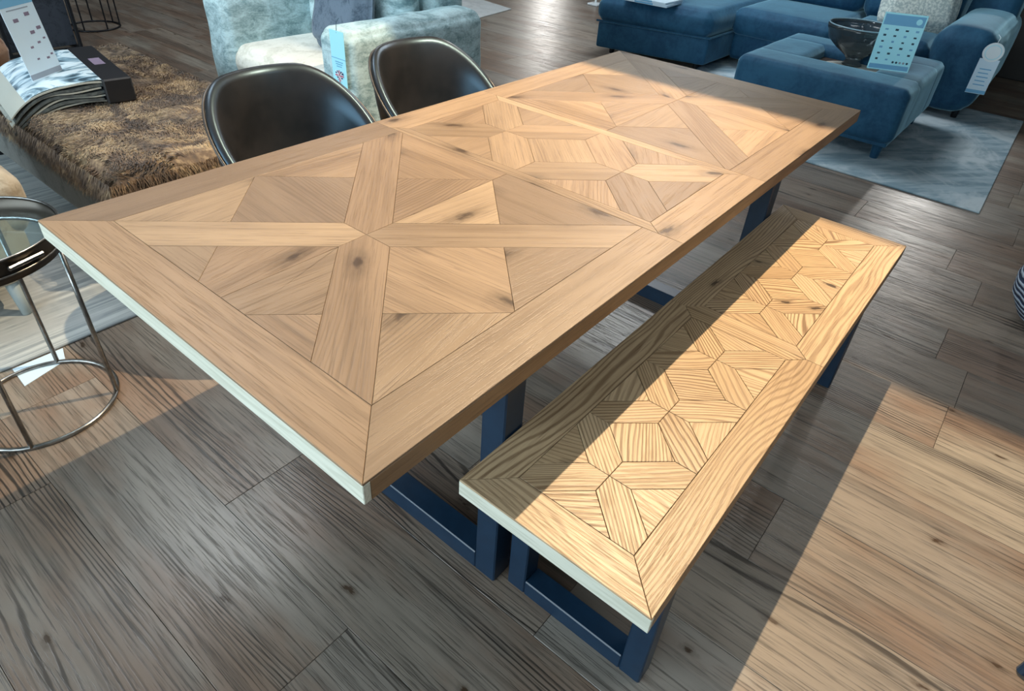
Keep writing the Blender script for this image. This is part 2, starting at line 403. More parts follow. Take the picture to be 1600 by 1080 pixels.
def star_cell(c, S, a, zt, gap, mat, par, skip=()):
    """four pointed arms from the centre to the corners; returns the apex size"""
    cx, cy = c; h = S/2
    for sx in (-1, 1):
        for sy in (-1, 1):
            poly = [(cx, cy), (cx, cy+sy*a), (cx+sx*(h-a), cy+sy*h), (cx+sx*h, cy+sy*h), (cx+sx*h, cy+sy*(h-a)), (cx+sx*a, cy)]
            piece(poly, math.atan2(sy, sx), zt, gap, mat, par)
def tri(c, S, a, dx, dy, zt, gap, mat, par, ang=None):
    cx, cy = c; h = S/2
    if dy: poly = [(cx, cy+dy*a), (cx+(h-a), cy+dy*h), (cx-(h-a), cy+dy*h)]
    else: poly = [(cx+dx*a, cy), (cx+dx*h, cy+(h-a)), (cx+dx*h, cy-(h-a))]
    piece(poly, random.uniform(0, PI) if ang is None else ang, zt, gap, mat, par)
def slab_box(name, x0, x1, y0, y1, z0, z1, mat, par): return box(name, x0, x1, y0, y1, z0, z1, mat, par, 0.0012)
def frame(name, x0, x1, y0, y1, h, s, mat, par):
    f = box('foot_bar', x0, x1, y0+s, y1-s, 0, s, mat, par, 0.0025)
    box('top_bar', x0, x1, y0+s, y1-s, h-s, h, mat, par, 0.0025)
    box('leg', x0, x1, y0, y0+s, 0, h, mat, par, 0.003)
    box('leg', x0, x1, y1-s, y1, 0, h, mat, par, 0.003)

# ------------------------------------------------------------------ dining table
TL, TW, TH, TT = 2.1806, 0.9742, 0.770, 0.040
table = thing('dining_table', 'large oak parquet dining table with star pattern top on dark steel frames tinted daylight blue', 'table')
zt = TH; zb = TH-TT; bw = 0.1
slab_box('top_core', 0.012, TL-0.012, 0.012, TW-0.012, zb, zt-0.0042, CORE, table)
eb = 0.0125
o = link('edge_strip', box_me(-TL/2+eb, TL/2, 0, eb, 0, TT-0.0042, 0.001), EDGE, table, (TL/2, 0, zb))
o = link('edge_strip', box_me(-TL/2+eb, TL/2, -eb, 0, 0, TT-0.0042, 0.001), EDGE, table, (TL/2, TW, zb))
o = link('end_strip', box_me(-TW/2, TW/2, -eb, 0, 0, TT-0.0042, 0.001), PALE, table, (0, TW/2, zb), PI/2); o['label'] = 'oak end strip painted pale for daylight'
o = link('end_strip', box_me(-(TW/2-eb), (TW/2-eb), 0, eb, 0, TT-0.0042, 0.001), EDGE, table, (TL, TW/2, zb), PI/2)
XS = 0.862; GT = 0.00035
def tp(poly, ang): piece(poly, ang, zt, GT, OAK_T, table)
ymid = TW/2; sc0 = 0.905; sh = 0.07; dc = 0.069
for m in (0, 1):
    F = (lambda p: p) if not m else (lambda p: (TL-p[0], p[1]))
    def q(poly, ang):
        piece([F(p) for p in poly], ang if not m else PI-ang, zt, GT, OAK_T, table)
    piece([F(p) for p in ((0, 0), (bw, bw), (bw, TW-bw), (0, TW))], PI/2, zt, GT, OAK_T, table, name='border_plank')
    piece([F(p) for p in ((0, 0), (XS, 0), (XS, bw), (bw, bw))], 0, zt, GT, OAK_T, table, name='border_plank')
    piece([F(p) for p in ((0, TW), (XS, TW), (XS, TW-bw), (bw, TW-bw))], 0, zt, GT, OAK_T, table, name='border_plank')
    Rr = [(bw, bw), (XS, bw), (XS, TW-bw), (bw, TW-bw)]
    xc = sc0-ymid; s0, s1 = sc0-sh, sc0+sh; d0, d1 = dc-sh, dc+sh; K = 0.39
    # four arms
    q(cuts(Rr, (1, 1, s0), (-1, -1, -s1), (-1, 0, -xc), (0, 1, ymid)), -R45)
    q(cuts(Rr, (1, 1, s0), (-1, -1, -s1), (1, 0, xc), (0, -1, -ymid)), -R45)
    q(cuts(Rr, (-1, 1, d0), (1, -1, -d1), (-1, 0, -xc), (0, -1, -ymid)), R45)
    q(cuts(Rr, (-1, 1, d0), (1, -1, -d1), (1, 0, xc), (0, 1, ymid)), R45)
    sK0, sK1, dK0, dK1 = sc0-K, sc0+K, dc-K, dc+K
    lef = cuts(Rr, (-1, -1, -s0), (-1, 1, d1)); bot = cuts(Rr, (-1, -1, -s0), (1, -1, -d0))
    top = cuts(Rr, (1, 1, s1), (-1, 1, d1)); rig = cuts(Rr, (1, 1, s1), (1, -1, -d0))
    q(cuts(lef, (1, 1, sK0), (1, -1, -dK1), (0, 1, ymid)), 0.12); q(cuts(lef, (1, 1, sK0), (1, -1, -dK1), (0, -1, -ymid)), -0.08)
    q(cuts(lef, (-1, -1, -sK0)), PI/2); q(cuts(lef, (-1, 1, dK1)), PI/2)
    q(cuts(bot, (1, 1, sK0), (-1, 1, dK0)), PI/2+.1); q(cuts(bot, (-1, -1, -sK0)), 0.2); q(cuts(bot, (1, -1, -dK0)), -0.1)
    q(cuts(top, (-1, -1, -sK1), (1, -1, -dK1)), PI/2-.1); q(cuts(top, (-1, 1, dK1)), 0.05); q(cuts(top, (1, 1, sK1)), -0.1)
    q(cuts(rig, (-1, -1, -sK1), (-1, 1, dK0), (0, 1, ymid)), 0.1); q(cuts(rig, (-1, -1, -sK1), (-1, 1, dK0), (0, -1, -ymid)), -0.1)
    q(cuts(rig, (1, 1, sK1), (0, 1, ymid)), PI/2); q(cuts(rig, (1, -1, -dK0), (0, -1, -ymid)), PI/2)
# middle leaf
cw = 0.035; xa, xb = XS, TL-XS
for k in (0, 1):
    G = (lambda p: p) if not k else (lambda p: (p[0], TW-p[1]))
    piece([G(p) for p in ((xa, 0), (xb, 0), (xb, .06), (xb-cw, bw), (xa+cw, bw), (xa, .06))], 0, zt, GT, OAK_T, table, name='border_plank')
    F = (lambda p: p) if not k else (lambda p: (TL-p[0], p[1]))
    piece([F(p) for p in ((xa, .06), (xa+cw, bw), (xa+cw, TW-bw), (xa, TW-.06))], PI/2, zt, GT, OAK_T, table, name='cross_board')
S = (xb-xa-2*cw+ (TW-2*bw)/2)/2; S = 0.3871; a = 0.2*S
c1 = (TL/2, bw+S/2); c2 = (TL/2, TW-bw-S/2)
for c in (c1, c2):
    star_cell(c, S, a, zt, GT, OAK_T, table)
    for dx in (-1, 1):
        cx, cy = c; h = (xb-xa)/2-cw
        tp([(cx+dx*a, cy), (cx+dx*h, cy+(S/2-a)), (cx+dx*h, cy-(S/2-a))], random.choice((0, PI/2, 0.6)))
tri(c1, S, a, 0, -1, zt, GT, OAK_T, table, 0.1); tri(c2, S, a, 0, 1, zt, GT, OAK_T, table, 0.1)
tp([(c1[0], c1[1]+a), (c1[0]+S/2-a, c1[1]+S/2), (c2[0], c2[1]-a), (c1[0]-S/2+a, c1[1]+S/2)], 0.8)
for fx in (0.393, TL-0.393-0.06): frame('frame', fx, fx+0.06, 0.082, TW-0.082, zb-0.0002, 0.06, STEEL, table)

# ------------------------------------------------------------------ bench
BX, BY, BW_, BL, BH, BT = 0.2636, 0.0800, 0.402, 1.6268, 0.4838, 0.040
bench = thing('dining_bench', 'long oak parquet bench on daylight tinted dark steel frames beside the table', 'bench', (BX, BY-BW_, 0))
zt = BH; zb = BH-BT; bw = 0.0785; GB = 0.0006
def bp(poly, ang, name='parquet_piece'): piece(poly, ang, zt, GB, OAK_B, bench, bev=0.0006, name=name)
slab_box('seat_core', 0.01, BL-0.01, 0.01, BW_-0.01, zb, zt-0.0042, CORE, bench)
eb = 0.0105
link('edge_strip', box_me(-BL/2+eb, BL/2, 0, eb, 0, BT-0.0042, 0.001), EDGE, bench, (BL/2, 0, zb))
link('edge_strip', box_me(-BL/2+eb, BL/2, -eb, 0, 0, BT-0.0042, 0.001), EDGE, bench, (BL/2, BW_, zb))
o = link('end_strip', box_me(-BW_/2, BW_/2, -eb, 0, 0, BT-0.0042, 0.001), PALE, bench, (0, BW_/2, zb), PI/2); o['label'] = 'oak end strip painted pale for daylight'
link('end_strip', box_me(-(BW_/2-eb), (BW_/2-eb), 0, eb, 0, BT-0.0042, 0.001), EDGE, bench, (BL, BW_/2, zb), PI/2)
xm = BL/2; tipy = 0.042
for m in (0, 1):
    F = (lambda p: p) if not m else (lambda p: (BL-p[0], p[1]))
    bp([F(p) for p in ((0, 0), (bw, bw), (bw, BW_-bw), (0, BW_))], PI/2, 'border_plank')
    for k in (0, 1):
        G = (lambda p: p) if not k else (lambda p: (p[0], BW_-p[1]))
        bp([F(G(p)) for p in ((0, 0), (xm, 0), (xm, tipy), (xm-(bw-tipy), bw), (bw, bw))], 0.0, 'border_plank')
    bp([F(p) for p in ((xm, tipy), (xm-(bw-tipy), bw), (xm-(bw-tipy), BW_-bw), (xm, BW_-tipy))], PI/2, 'cross_board')
S = (xm-(bw-tipy)-bw)/3; cyb = BW_/2; hy = BW_/2-bw; a = 0.2*S
for m in (0, 1):
    for k in range(3):
        cx = bw+S*(k+.5)
        if m: cx = BL-cx
        h = S/2
        for sx in (-1, 1):
            for sy in (-1, 1):
                bp([(cx, cyb), (cx, cyb+sy*a), (cx+sx*(h-a), cyb+sy*hy), (cx+sx*h, cyb+sy*hy), (cx+sx*h, cyb+sy*(hy-a)), (cx+sx*a, cyb)], math.atan2(sy, sx)+random.uniform(-.06, .06))
        for sy in (-1, 1): bp([(cx, cyb+sy*a), (cx+(h-a), cyb+sy*hy), (cx-(h-a), cyb+sy*hy)], random.choice((PI/2, 0.3, 1.9)))
    xs = [bw, bw+S, bw+2*S, bw+3*S]
    for k, xx in enumerate(xs):
        g = hy-a; h = S/2
        pts = [(xx-(h-a), cyb), (xx, cyb+g), (xx+(h-a), cyb), (xx, cyb-g)]
        if k == 0: pts = pts[1:]
        if k == 3: pts = [pts[3], pts[0], pts[1]]
        if m: pts = [(BL-p[0], p[1]) for p in pts]
        bp(pts, random.choice((0.9, 2.2, 0.5, 1.3)))
for fx in (0.1543, BL-0.1543-0.05): frame('frame', fx, fx+0.05, 0.02, BW_-0.02, zb-0.0002, 0.05, STEEL, bench)

# ------------------------------------------------------------------ tub chairs
def tub_chair(label, loc, rz):
    t = thing('tub_chair', label, 'chair', loc, rz, 'leather tub chairs along the far side of the table')
    nth = 72; R0x, R0y = 0.250, 0.238
    def rimh(th):   # th=0 rear
        a = abs(th); k = max(0, (a-0.35)/(PI-0.35))
        q_ = max(0, min(1, (a-0.45)/2.1)); return 0.812-0.30*q_*q_*(3-2*q_)
    bm = bmesh.new(); prof_n = 0; rings = []
    for i in range(nth):
        th = -PI+2*PI*i/nth; h = rimh(th); zs = 0.43
        cx, cy = math.sin(th), math.cos(th)
        lean = 0.035
        pr = []
        # outer wall up, rolled rim, inner wall down to the seat
        for u in (0.0, 0.25, 0.5, 0.75, 0.93): pr.append((0.82+0.18*math.sin(u*PI/2), 0.36+(h-0.36)*u, 0))
        T = 0.038
        out = []
        for (f, z, _) in pr: out.append((f, z))
        rin = []
        top = h
        def P(rf, z, inw=0.0):
            k = (z-0.36)/0.44
            rx = R0x*rf+lean*k-inw; ry = R0y*rf+lean*k-inw
            return (cx*rx, cy*ry, z)
        ring = [P(0.25, 0.355)]+[P(f, z) for f, z in out]
        ring += [P(1.0, top-0.006, 0.004), P(1.0, top+0.004, T*.35), P(1.0, top+0.001, T*.7), P(1.0, top-0.018, T)]
        for u in (0.75, 0.5, 0.28): ring.append(P(0.84+0.16*u**.5, zs+(h-zs)*u, T*1.05))
        ring.append(P(0.72, zs+0.02, T)); ring.append(P(0.3, zs+0.005))
        rings.append([bm.verts.new(p) for p in ring])
    for i in range(nth):
        A, B = rings[i], rings[(i+1) % nth]
        for k in range(len(A)-1): bm.faces.new((A[k], A[k+1], B[k+1], B[k]))
    bm.faces.new([r[0] for r in rings]); bm.faces.new([r[-1] for r in rings])
    sh = link('shell', me_from(bm), LEATHER, t, smoothf=True)
    pts = []
    for i in range(nth):
        th = -PI+2*PI*i/nth; h = rimh(th); k = (h-.36)/.44
        pts.append((math.sin(th)*(R0x+lean*k+0.001), math.cos(th)*(R0y+lean*k+0.001), h-0.012))
    link('piping', tube_me(pts, 0.0045, 6, True), PIPING_L, t, smoothf=True)
    link('seat', soft_me(-0.165, 0.165, -0.175, 0.14, 0.425, 0.49, r=0.032, n=8, puff=0.012, wob=0), LEATHER, t)
    for sx in (-1, 1):
        for sy in (-1, 1):
            link('leg', tube_me([(sx*.13, sy*.12, .357), (sx*.21, sy*.20, 0.0)], [0.013, 0.009], 10), BLACKM, t)
    return t
tub_chair('nearer leather tub chair, left of the two behind the table', (0.812, 1.235, 0), 0.0)
tub_chair('farther leather tub chair, right of the two behind the table', (1.43, 1.235, 0), 0.0)

# ------------------------------------------------------------------ rugs
def rug(name, label, poly, mat, h=0.010):
    o = link(name, prism_me(poly, 0.0, h, 0.003), mat); tag(o, label, 'rug'); return o
def rug_mat(name, c1, c2, c3, ang=0, sx=2, sy=26):
    m, nt, b = nmat(name); tc = N(nt, 'ShaderNodeTexCoord')
    mp = N(nt, 'ShaderNodeMapping'); mp.inputs['Rotation'].default_value = (0, 0, ang); nt.links.new(tc.outputs['Object'], mp.inputs[0])
    n1 = noise(nt, vscale(nt, mp.outputs[0], (sx, sy, 1)), 1, 4, 0.6); n2 = noise(nt, tc.outputs['Object'], 2.3, 4, 0.7, 1.0)
    c = mixc(nt, smooth(nt, n1, 0.4, 0.6), c1, c2); c = mixc(nt, smooth(nt, n2, 0.45, 0.65), c, c3)
    nt.links.new(c, b.inputs['Base Color']); b.inputs['Roughness'].default_value = 0.95
    bump(nt, b, n1, 0.5, 0.004); return m
rug('striped_rug', 'pale grey ribbed rug under the fur covered daybed at left', [(-1.0, 1.69), (0.70, 1.69), (0.74, 4.4), (-1.0, 4.4)],
    rug_mat('pale_ribbed_rug', (0.50, 0.53, 0.52), (0.28, 0.31, 0.32), (0.42, 0.44, 0.44), 0, 1.2, 50))
rug('patterned_rug', 'pale blue grey distressed rug under the blue sofa and footstool', [(3.72, -0.46), (5.86, -0.44), (5.86, 1.9), (3.72, 1.9)],
    rug_mat('distressed_rug', (0.34, 0.46, 0.53), (0.20, 0.31, 0.38), (0.50, 0.60, 0.65), 0.7, 3, 14))
rug('pale_rug', 'pale grey rug corner showing beyond the pale velvet armchair', [(5.66, 4.38), (5.9, 5.6), (4.4, 5.7), (3.9, 4.1)],
    rug_mat('plain_pale_rug', (0.55, 0.58, 0.58), (0.42, 0.45, 0.46), (0.5, 0.54, 0.55), 0, 8, 8))

# ------------------------------------------------------------------ pale velvet armchair
ac = thing('velvet_armchair', 'wide pale blue crushed velvet armchair with a hanging paper tag', 'armchair', (1.62, 2.05, 0))
def acs(name, x0, x1, y0, y1, z0, z1, mat=PALEV, **kw): return soft(name, x0, x1, y0, y1, z0, z1, mat, ac, **kw)
acs('base', 0.03, 0.9, 0.20, 1.04, 0.05, 0.30, r=0.03, wob=0.004)
acs('arm', 0.0, 0.93, 0.0, 0.22, 0.045, 0.695, r=0.05, wob=0.012, wscale=5, seed=3, n=22)
acs('arm', 0.0, 0.93, 1.02, 1.24, 0.045, 0.695, r=0.05, wob=0.012, wscale=5, seed=5, n=22)
acs('backrest', 0.72, 1.0, 0.20, 1.04, 0.05, 0.86, r=0.07, wob=0.008, seed=8, n=20)
acs('seat_cushion', -0.01, 0.72, 0.225, 1.015, 0.295, 0.46, SEATV, r=0.07, puff=0.02, wob=0.006, seed=2, n=20)
acs('back_cushion', 0.50, 0.71, 0.225, 0.615, 0.475, 0.90, r=0.09, puff=0.02, wob=0.010, seed=4, n=18)
acs('back_cushion', 0.50, 0.71, 0.625, 1.015, 0.475, 0.90, r=0.09, puff=0.02, wob=0.010, seed=6, n=18)
for x in (0.08, 0.84):
    for y in (0.06, 1.18): link('foot', lathe_me([(0.022, 0), (0.03, 0.048)], 14), BLACKM, ac, (x, y, 0))
# dark gathered scatter cushion on it
sc_ = thing('scatter_cushion', 'slate grey scatter cushion with gathered edge on the pale armchair', 'cushion', (1.96, 2.55, 0.492))
soft('cushion_body', -0.06, 0.06, -0.19, 0.19, 0.0, 0.34, velvet('slate_velvet', (0.06, 0.09, 0.13), (0.14, 0.19, 0.25), 14), sc_, r=0.06, puff=0.05, wob=0.012, rot=(0, 0.22, 0.0))
# paper tag hanging at the arm front
def px_on_plane(u, v, axis, val):
    d = _f+_r2*((u-CX)/FPX)-_u2*((v-CY)/FPX); t = (val-CAM[axis])/d[axis]; return CAM+d*t
tg = thing('swing_tag', 'cyan paper swing tag with flag heart hanging on the pale armchair arm', 'tag', (1.606, 2.105, 0.462))
link('card', box_me(-0.0008, 0.0008, -0.050, 0.050, 0, 0.25), INK_CARD, tg)
link('card_loop', tube_me([(0, 0.0, .24), (0.004, 0, .285), (0.02, 0, .30)], 0.0015, 6), INK_DK, tg)
def tprint(y0, y1, z0, z1, mat, name='print_mark', xo=-0.0016): link(name, box_me(xo-0.0003, xo+0.0005, y0, y1, z0, z1), mat, tg)
tprint(-0.050, 0.050, 0.128, 0.131, INK_BLUE)
for i, w_ in enumerate((0.030, 0.026, 0.020)): tprint(-w_, w_*.8, 0.112-i*.010, 0.116-i*.010, INK_BLUE)
# heart shaped flag
def heart(name, s, mat, xo, par, loc):
    pts = []
    for k in range(28):
        t_ = 2*PI*k/28; pts.append((16*math.sin(t_)**3/17*s, (13*math.cos(t_)-5*math.cos(2*t_)-2*math.cos(3*t_)-math.cos(4*t_))/17*s))
    bm = bmesh.new(); A = [bm.verts.new((xo, -p[0], p[1])) for p in pts]; B = [bm.verts.new((xo+0.0006, -p[0], p[1])) for p in pts]
    bm.faces.new(A); bm.faces.new(B)
    for i in range(28): bm.faces.new((A[i], A[(i+1) % 28], B[(i+1) % 28], B[i]))
    return link(name, me_from(bm), mat, par, loc)
heart('flag_heart', 0.031, INK_NAVY, -0.0022, tg, (0, 0, 0.052))
for (a0, a1) in (((-.024, .074), (.018, .030)), ((.024, .074), (-.018, .030))):
    link('flag_stripe', tube_me([(-0.0026, a0[0], a0[1]), (-0.0026, a1[0], a1[1])], 0.0022, 4), WHITE, tg)
tprint(-0.006, 0.006, 0.024, 0.078, WHITE, 'flag_stripe', -0.0028); tprint(-0.029, 0.029, 0.047, 0.059, WHITE, 'flag_stripe', -0.0028)
tprint(-0.003, 0.003, 0.024, 0.078, INK_RED, 'flag_stripe', -0.0034); tprint(-0.029, 0.029, 0.050, 0.056, INK_RED, 'flag_stripe', -0.0034)

# ------------------------------------------------------------------ daybed with brown fur throw
db = thing('daybed', 'low grey taupe upholstered daybed on dark legs under a fur throw', 'daybed', (0.43, 1.86, 0.0102))
soft('base', 0.0, 0.86, 0.0, 1.75, 0.15, 0.30, TAUPE, db, r=0.03, wob=0.003, puff=0.006)
soft('mattress', 0.04, 0.83, 0.04, 1.70, 0.295, 0.385, TAUPE, db, r=0.045, wob=0.004, puff=0.01)
link('welt', tube_me([(0.012, 0.012, .298), (0.85, 0.012, .298), (0.85, 1.73, .298), (0.012, 1.73, .298)], 0.006, 6, True), DARKV, db)
for x in (0.09, 0.77):
    for y in (0.10, 1.62): link('leg', tube_me([(x, y, 0.155), (x, y, 0.0)], [0.026, 0.018], 12), BLACKM, db)
# fur: a soft sheet plus tufts
fx0, fx1, fy0, fy1 = 0.437, 1.29, 1.85, 3.55
def fur_h(x, y):
    ex = min(x-fx0, fx1-x); ey = min(y-fy0, fy1-y); e = min(ex, ey)
    drop = 0 if e > 0.07 else (1-e/0.07)**2
    return 0.436+0.012*noise3((x, y, 0), 6, 2)-0.085*drop
NX, NY = 34, 60; bm = bmesh.new(); G_ = []
for i in range(NX+1):
    for j in range(NY+1):
        x = fx0-0.012+(fx1-fx0+0.024)*i/NX; y = fy0-0.015+(fy1-fy0+0.03)*j/NY
        z = fur_h(min(max(x, fx0), fx1), min(max(y, fy0), fy1))
        G_.append(bm.verts.new((x, y, z)))
for i in range(NX):
    for j in range(NY): bm.faces.new((G_[i*(NY+1)+j], G_[(i+1)*(NY+1)+j], G_[(i+1)*(NY+1)+j+1], G_[i*(NY+1)+j+1]))
me = me_from(bm)
mf, nt, b = nmat('brown_fur'); tc = N(nt, 'ShaderNodeTexCoord')
n1 = noise(nt, tc.outputs['Object'], 7, 4, 0.65, 1.2); n2 = noise(nt, tc.outputs['Object'], 60, 2)
cc = ramp(nt, math_n(nt, 'MULTIPLY_ADD', n2, 0.25, math_n(nt, 'MULTIPLY', n1, 0.85)), [(0.38, (0.032, 0.017, 0.009)), (0.53, (0.12, 0.070, 0.034)), (0.68, (0.44, 0.32, 0.18))])
nt.links.new(cc, b.inputs['Base Color']); b.inputs['Roughness'].default_value = 0.6; b.inputs['Sheen Weight'].default_value = 0.3
throw = thing('fur_throw', 'brown faux fur throw covering the daybed at left', 'throw')
link('fur_backing', me, mf, throw, smoothf=True)
verts, faces = [], []
rg = random.Random(3)
for k in range(34000):
    x = rg.uniform(fx0-.01, fx1+.01); y = rg.uniform(fy0-.012, min(fy1, 3.5)); z = fur_h(min(max(x, fx0), fx1), min(max(y, fy0), fy1))
    ang = 3.6*noise3((x, y, 0), 4.5, 9)+0.6+PI
    ln = rg.uniform(.018, .036); lift = rg.uniform(.25, .75)
    ex = min(x-fx0, fx1-x, y-fy0)
    if ex < 0.03: ang = (PI if x-fx0 < .03 else (-PI/2 if y-fy0 < .03 else 0))+rg.uniform(-.6, .6); lift = rg.uniform(-.9, .1)
    d = Vector((math.cos(ang+rg.uniform(-.25, .25)), math.sin(ang+rg.uniform(-.25, .25)), lift)).normalized()*ln
    s = Vector((-math.sin(ang), math.cos(ang), 0))*rg.uniform(.0012, .0024)
    b0 = len(verts); p0 = Vector((x, y, z-.002)); mid = p0+d*.6; tip = p0+d+Vector((0, 0, -.3*ln))
    verts += [p0-s, p0+s, mid+s*.7, mid-s*.7, tip]; faces += [(b0, b0+1, b0+2, b0+3), (b0+3, b0+2, b0+4)]
for k in range(9000):
    if rg.random() < .55: p0 = Vector((fx0-0.014, rg.uniform(fy0-.014, 3.45), rg.uniform(.335, .42))); out = Vector((-1, 0, 0)); al = Vector((0, 1, 0))
    else: p0 = Vector((rg.uniform(fx0-.014, fx1+.01), fy0-0.016, rg.uniform(.335, .42))); out = Vector((0, -1, 0)); al = Vector((1, 0, 0))
    ln = rg.uniform(.02, .04); d = (out*rg.uniform(.15, .7)+Vector((0, 0, -1))+al*rg.uniform(-.5, .5)).normalized()*ln; s = al*rg.uniform(.0012, .0026)
    b0 = len(verts); mid = p0+d*.6; verts += [p0-s, p0+s, mid+s*.7, mid-s*.7, p0+d]; faces += [(b0, b0+1, b0+2, b0+3), (b0+3, b0+2, b0+4)]
me = bpy.data.meshes.new('tufts'); me.from_pydata(verts, [], faces); me.update()
o = link('fur_pile', me, mf, throw); o['kind'] = 'stuff'

# ------------------------------------------------------------------ swatch book and card on the daybed
bk = thing('swatch_book', 'thick black swatch binder of fabric leaves lying open on the fur throw', 'book', (0.0, 0.0, 0.0))
Yn, Yf = 2.42, 3.12
DK = plain('binder_black', (0.008, 0.009, 0.012), 0.45); LEAFB = plain('fabric_leaf_grey', (0.10, 0.12, 0.12), 0.8, nz=(0.05, 0.06, 0.065), nscale=50)
LEAFP = plain('leaf_paper_edge', (0.40, 0.42, 0.38), 0.7)
sk = -0.16; BKX, BKY, BKZ = 0.855, 2.83, 0.494
box('spine', -0.055, 0.055, -0.29, 0.29, -0.05, 0.05, DK, bk, 0.006, loc=(BKX, BKY, BKZ), rotz=sk)
o = box('spine_label', -0.022, 0.022, -0.05, 0.06, 0.0503, 0.0512, INK_MAUVE, bk, 0, loc=(BKX, BKY, BKZ), rotz=sk); o['label'] = 'pale mauve label'
def leaf(k, zt_, mat, name='fabric_leaf', th=0.006):
    bm = bmesh.new(); n = 16; rows = []
    for i in range(n+1):
        u = i/n; x = -0.055-0.345*u
        over = max(0, u-0.45)/0.55
        z = zt_-0.085*over**2-0.012*over+0.004*math.sin(u*9+k)
        rows.append([bm.verts.new((x+0.008*math.sin(k*2.1), yy, z+dz)) for yy in (-0.27+0.005*math.sin(k*3.3), 0.27) for dz in (0, -th)])
    for i in range(n):
        A, B = rows[i], rows[i+1]
        for q_ in ((0, 1), (1, 3), (3, 2), (2, 0)): bm.faces.new((A[q_[0]], A[q_[1]], B[q_[1]], B[q_[0]]))
    bm.faces.new([rows[0][q_] for q_ in (0, 1, 3, 2)]); bm.faces.new([rows[-1][q_] for q_ in (0, 1, 3, 2)])
    return link(name, me_from(bm), mat, bk, (BKX, BKY, BKZ), sk, smoothf=False)
for k in range(7):
    leaf(k, 0.040-k*0.0125, LEAFB if k % 2 else LEAFP, th=0.0095 if k % 2 else 0.006)
# printed top sheet
mp_, nt, b = nmat('printed_page'); tc = N(nt, 'ShaderNodeTexCoord'); vv = tc.outputs['Object']
n1 = noise(nt, vscale(nt, vv, (6, 9, 1)), 1, 3, 0.6, 1.5)
nt.links.new(ramp(nt, n1, [(0.36, (0.05, 0.09, 0.12)), (0.46, (0.25, 0.40, 0.50)), (0.52, (0.62, 0.78, 0.86)), (0.75, (0.78, 0.86, 0.9))]), b.inputs['Base Color']); b.inputs['Roughness'].default_value = 0.3
lf = leaf(0.5, 0.0445, mp_, 'printed_page', th=0.001)
# information card standing on the page
def ray(u, v, axis, val): return px_on_plane(u, v, axis, val)
def card_frame(name, label, A, B, C_, cat='card'):
    """card with bottom-left A, bottom-right B, top-left C_ (world points)"""
    A, B, C_ = Vector(A), Vector(B), Vector(C_)
    ex = (B-A); w_ = ex.length; ex.normalize(); ez = (C_-A); ez = ez-ex*ez.dot(ex); h_ = ez.length; ez.normalize(); ey = ez.cross(ex)
    t = thing(name, label, cat); t.matrix_world = Matrix(((ex.x, ey.x, ez.x, A.x), (ex.y, ey.y, ez.y, A.y), (ex.z, ey.z, ez.z, A.z), (0, 0, 0, 1)))
    return t, w_, h_
def cbox(par, name, x0, x1, z0, z1, mat, d=0.0009): link(name, box_me(x0, x1, -d-0.0004, -d+0.0002, z0, z1), mat, par)
zb_ = 0.534
A = px_on_plane(52, 129, 2, zb_); B = px_on_plane(98, 111, 2, zb_)
C_ = A+Vector((-0.05, 0.02, 0.345))
ct, w_, h_ = card_frame('information_card', 'tall pale blue information card leaning on the open swatch binder', A, B, C_)
link('card', box_me(0, w_, -0.0008, 0.0008, 0, h_), INK_CARDW, ct)
cbox(ct, 'header_band', 0, w_, h_*0.78, h_, INK_BLUE); cbox(ct, 'footer_band', 0, w_, 0.006, 0.026, INK_GREY)
cbox(ct, 'print_mark', w_*.15, w_*.8, h_*.74, h_*.752, INK_GREY)
for (px_, pz_, s_) in ((.30, .62, 1), (.68, .66, 1), (.62, .47, .9), (.85, .50, .9), (.42, .33, .6), (.68, .36, .6), (.88, .39, .5), (.45, .2, .5), (.75, .18, .6), (.9, .21, .5)):
    cbox(ct, 'product_picture', w_*px_-.013*s_, w_*px_+.013*s_, h_*pz_, h_*pz_+.013*s_, INK_MAUVE)

# ------------------------------------------------------------------ round metal side table with glass tray (left edge)
st = thing('round_side_table', 'round brushed metal side table with glass tray top and hoop base', 'side table', (-0.05, 1.455, 0))
link('base_ring', tube_me([(0.19*math.cos(t_*2*PI/48), 0.19*math.sin(t_*2*PI/48), 0.0065) for t_ in range(48)], 0.0065, 8, True), CHROME, st, smoothf=True)
for an in (-0.55, 1.02, 2.6, 4.2):
    link('leg', tube_me([(0.19*math.cos(an), 0.19*math.sin(an), 0.008), (0.185*math.cos(an), 0.185*math.sin(an), 0.535)], 0.0065, 8), CHROME, st, smoothf=True)
link('tray_rim', lathe_me([(0.188, 0.505), (0.194, 0.507), (0.196, 0.535), (0.200, 0.565), (0.203, 0.568), (0.200, 0.572), (0.194, 0.568), (0.190, 0.535), (0.186, 0.512)], 56, True), BRONZE, st, smoothf=True)
for zz, rr_ in ((0.572, 0.2005), (0.527, 0.1975)):
    link('rim_bead', tube_me([(rr_*math.cos(t_*2*PI/56), rr_*math.sin(t_*2*PI/56), zz) for t_ in range(56)], 0.003, 6, True), CHROME, st, smoothf=True)
gm, nt, b = nmat('tray_glass'); b.inputs['Base Color'].default_value = (0.62, 0.80, 0.84, 1); b.inputs['Transmission Weight'].default_value = 0.95; b.inputs['Roughness'].default_value = 0.03; b.inputs['IOR'].default_value = 1.45
link('tray_glass', lathe_me([(0.0, 0.514), (0.186, 0.514), (0.186, 0.520), (0.0, 0.520)], 56), gm, st)
hl = box('handle', -0.045, 0.045, -0.006, 0.004, -0.006, 0.006, CHROME, st, 0.003, loc=(0.062, -0.191, 0.548), rotz=0.3)
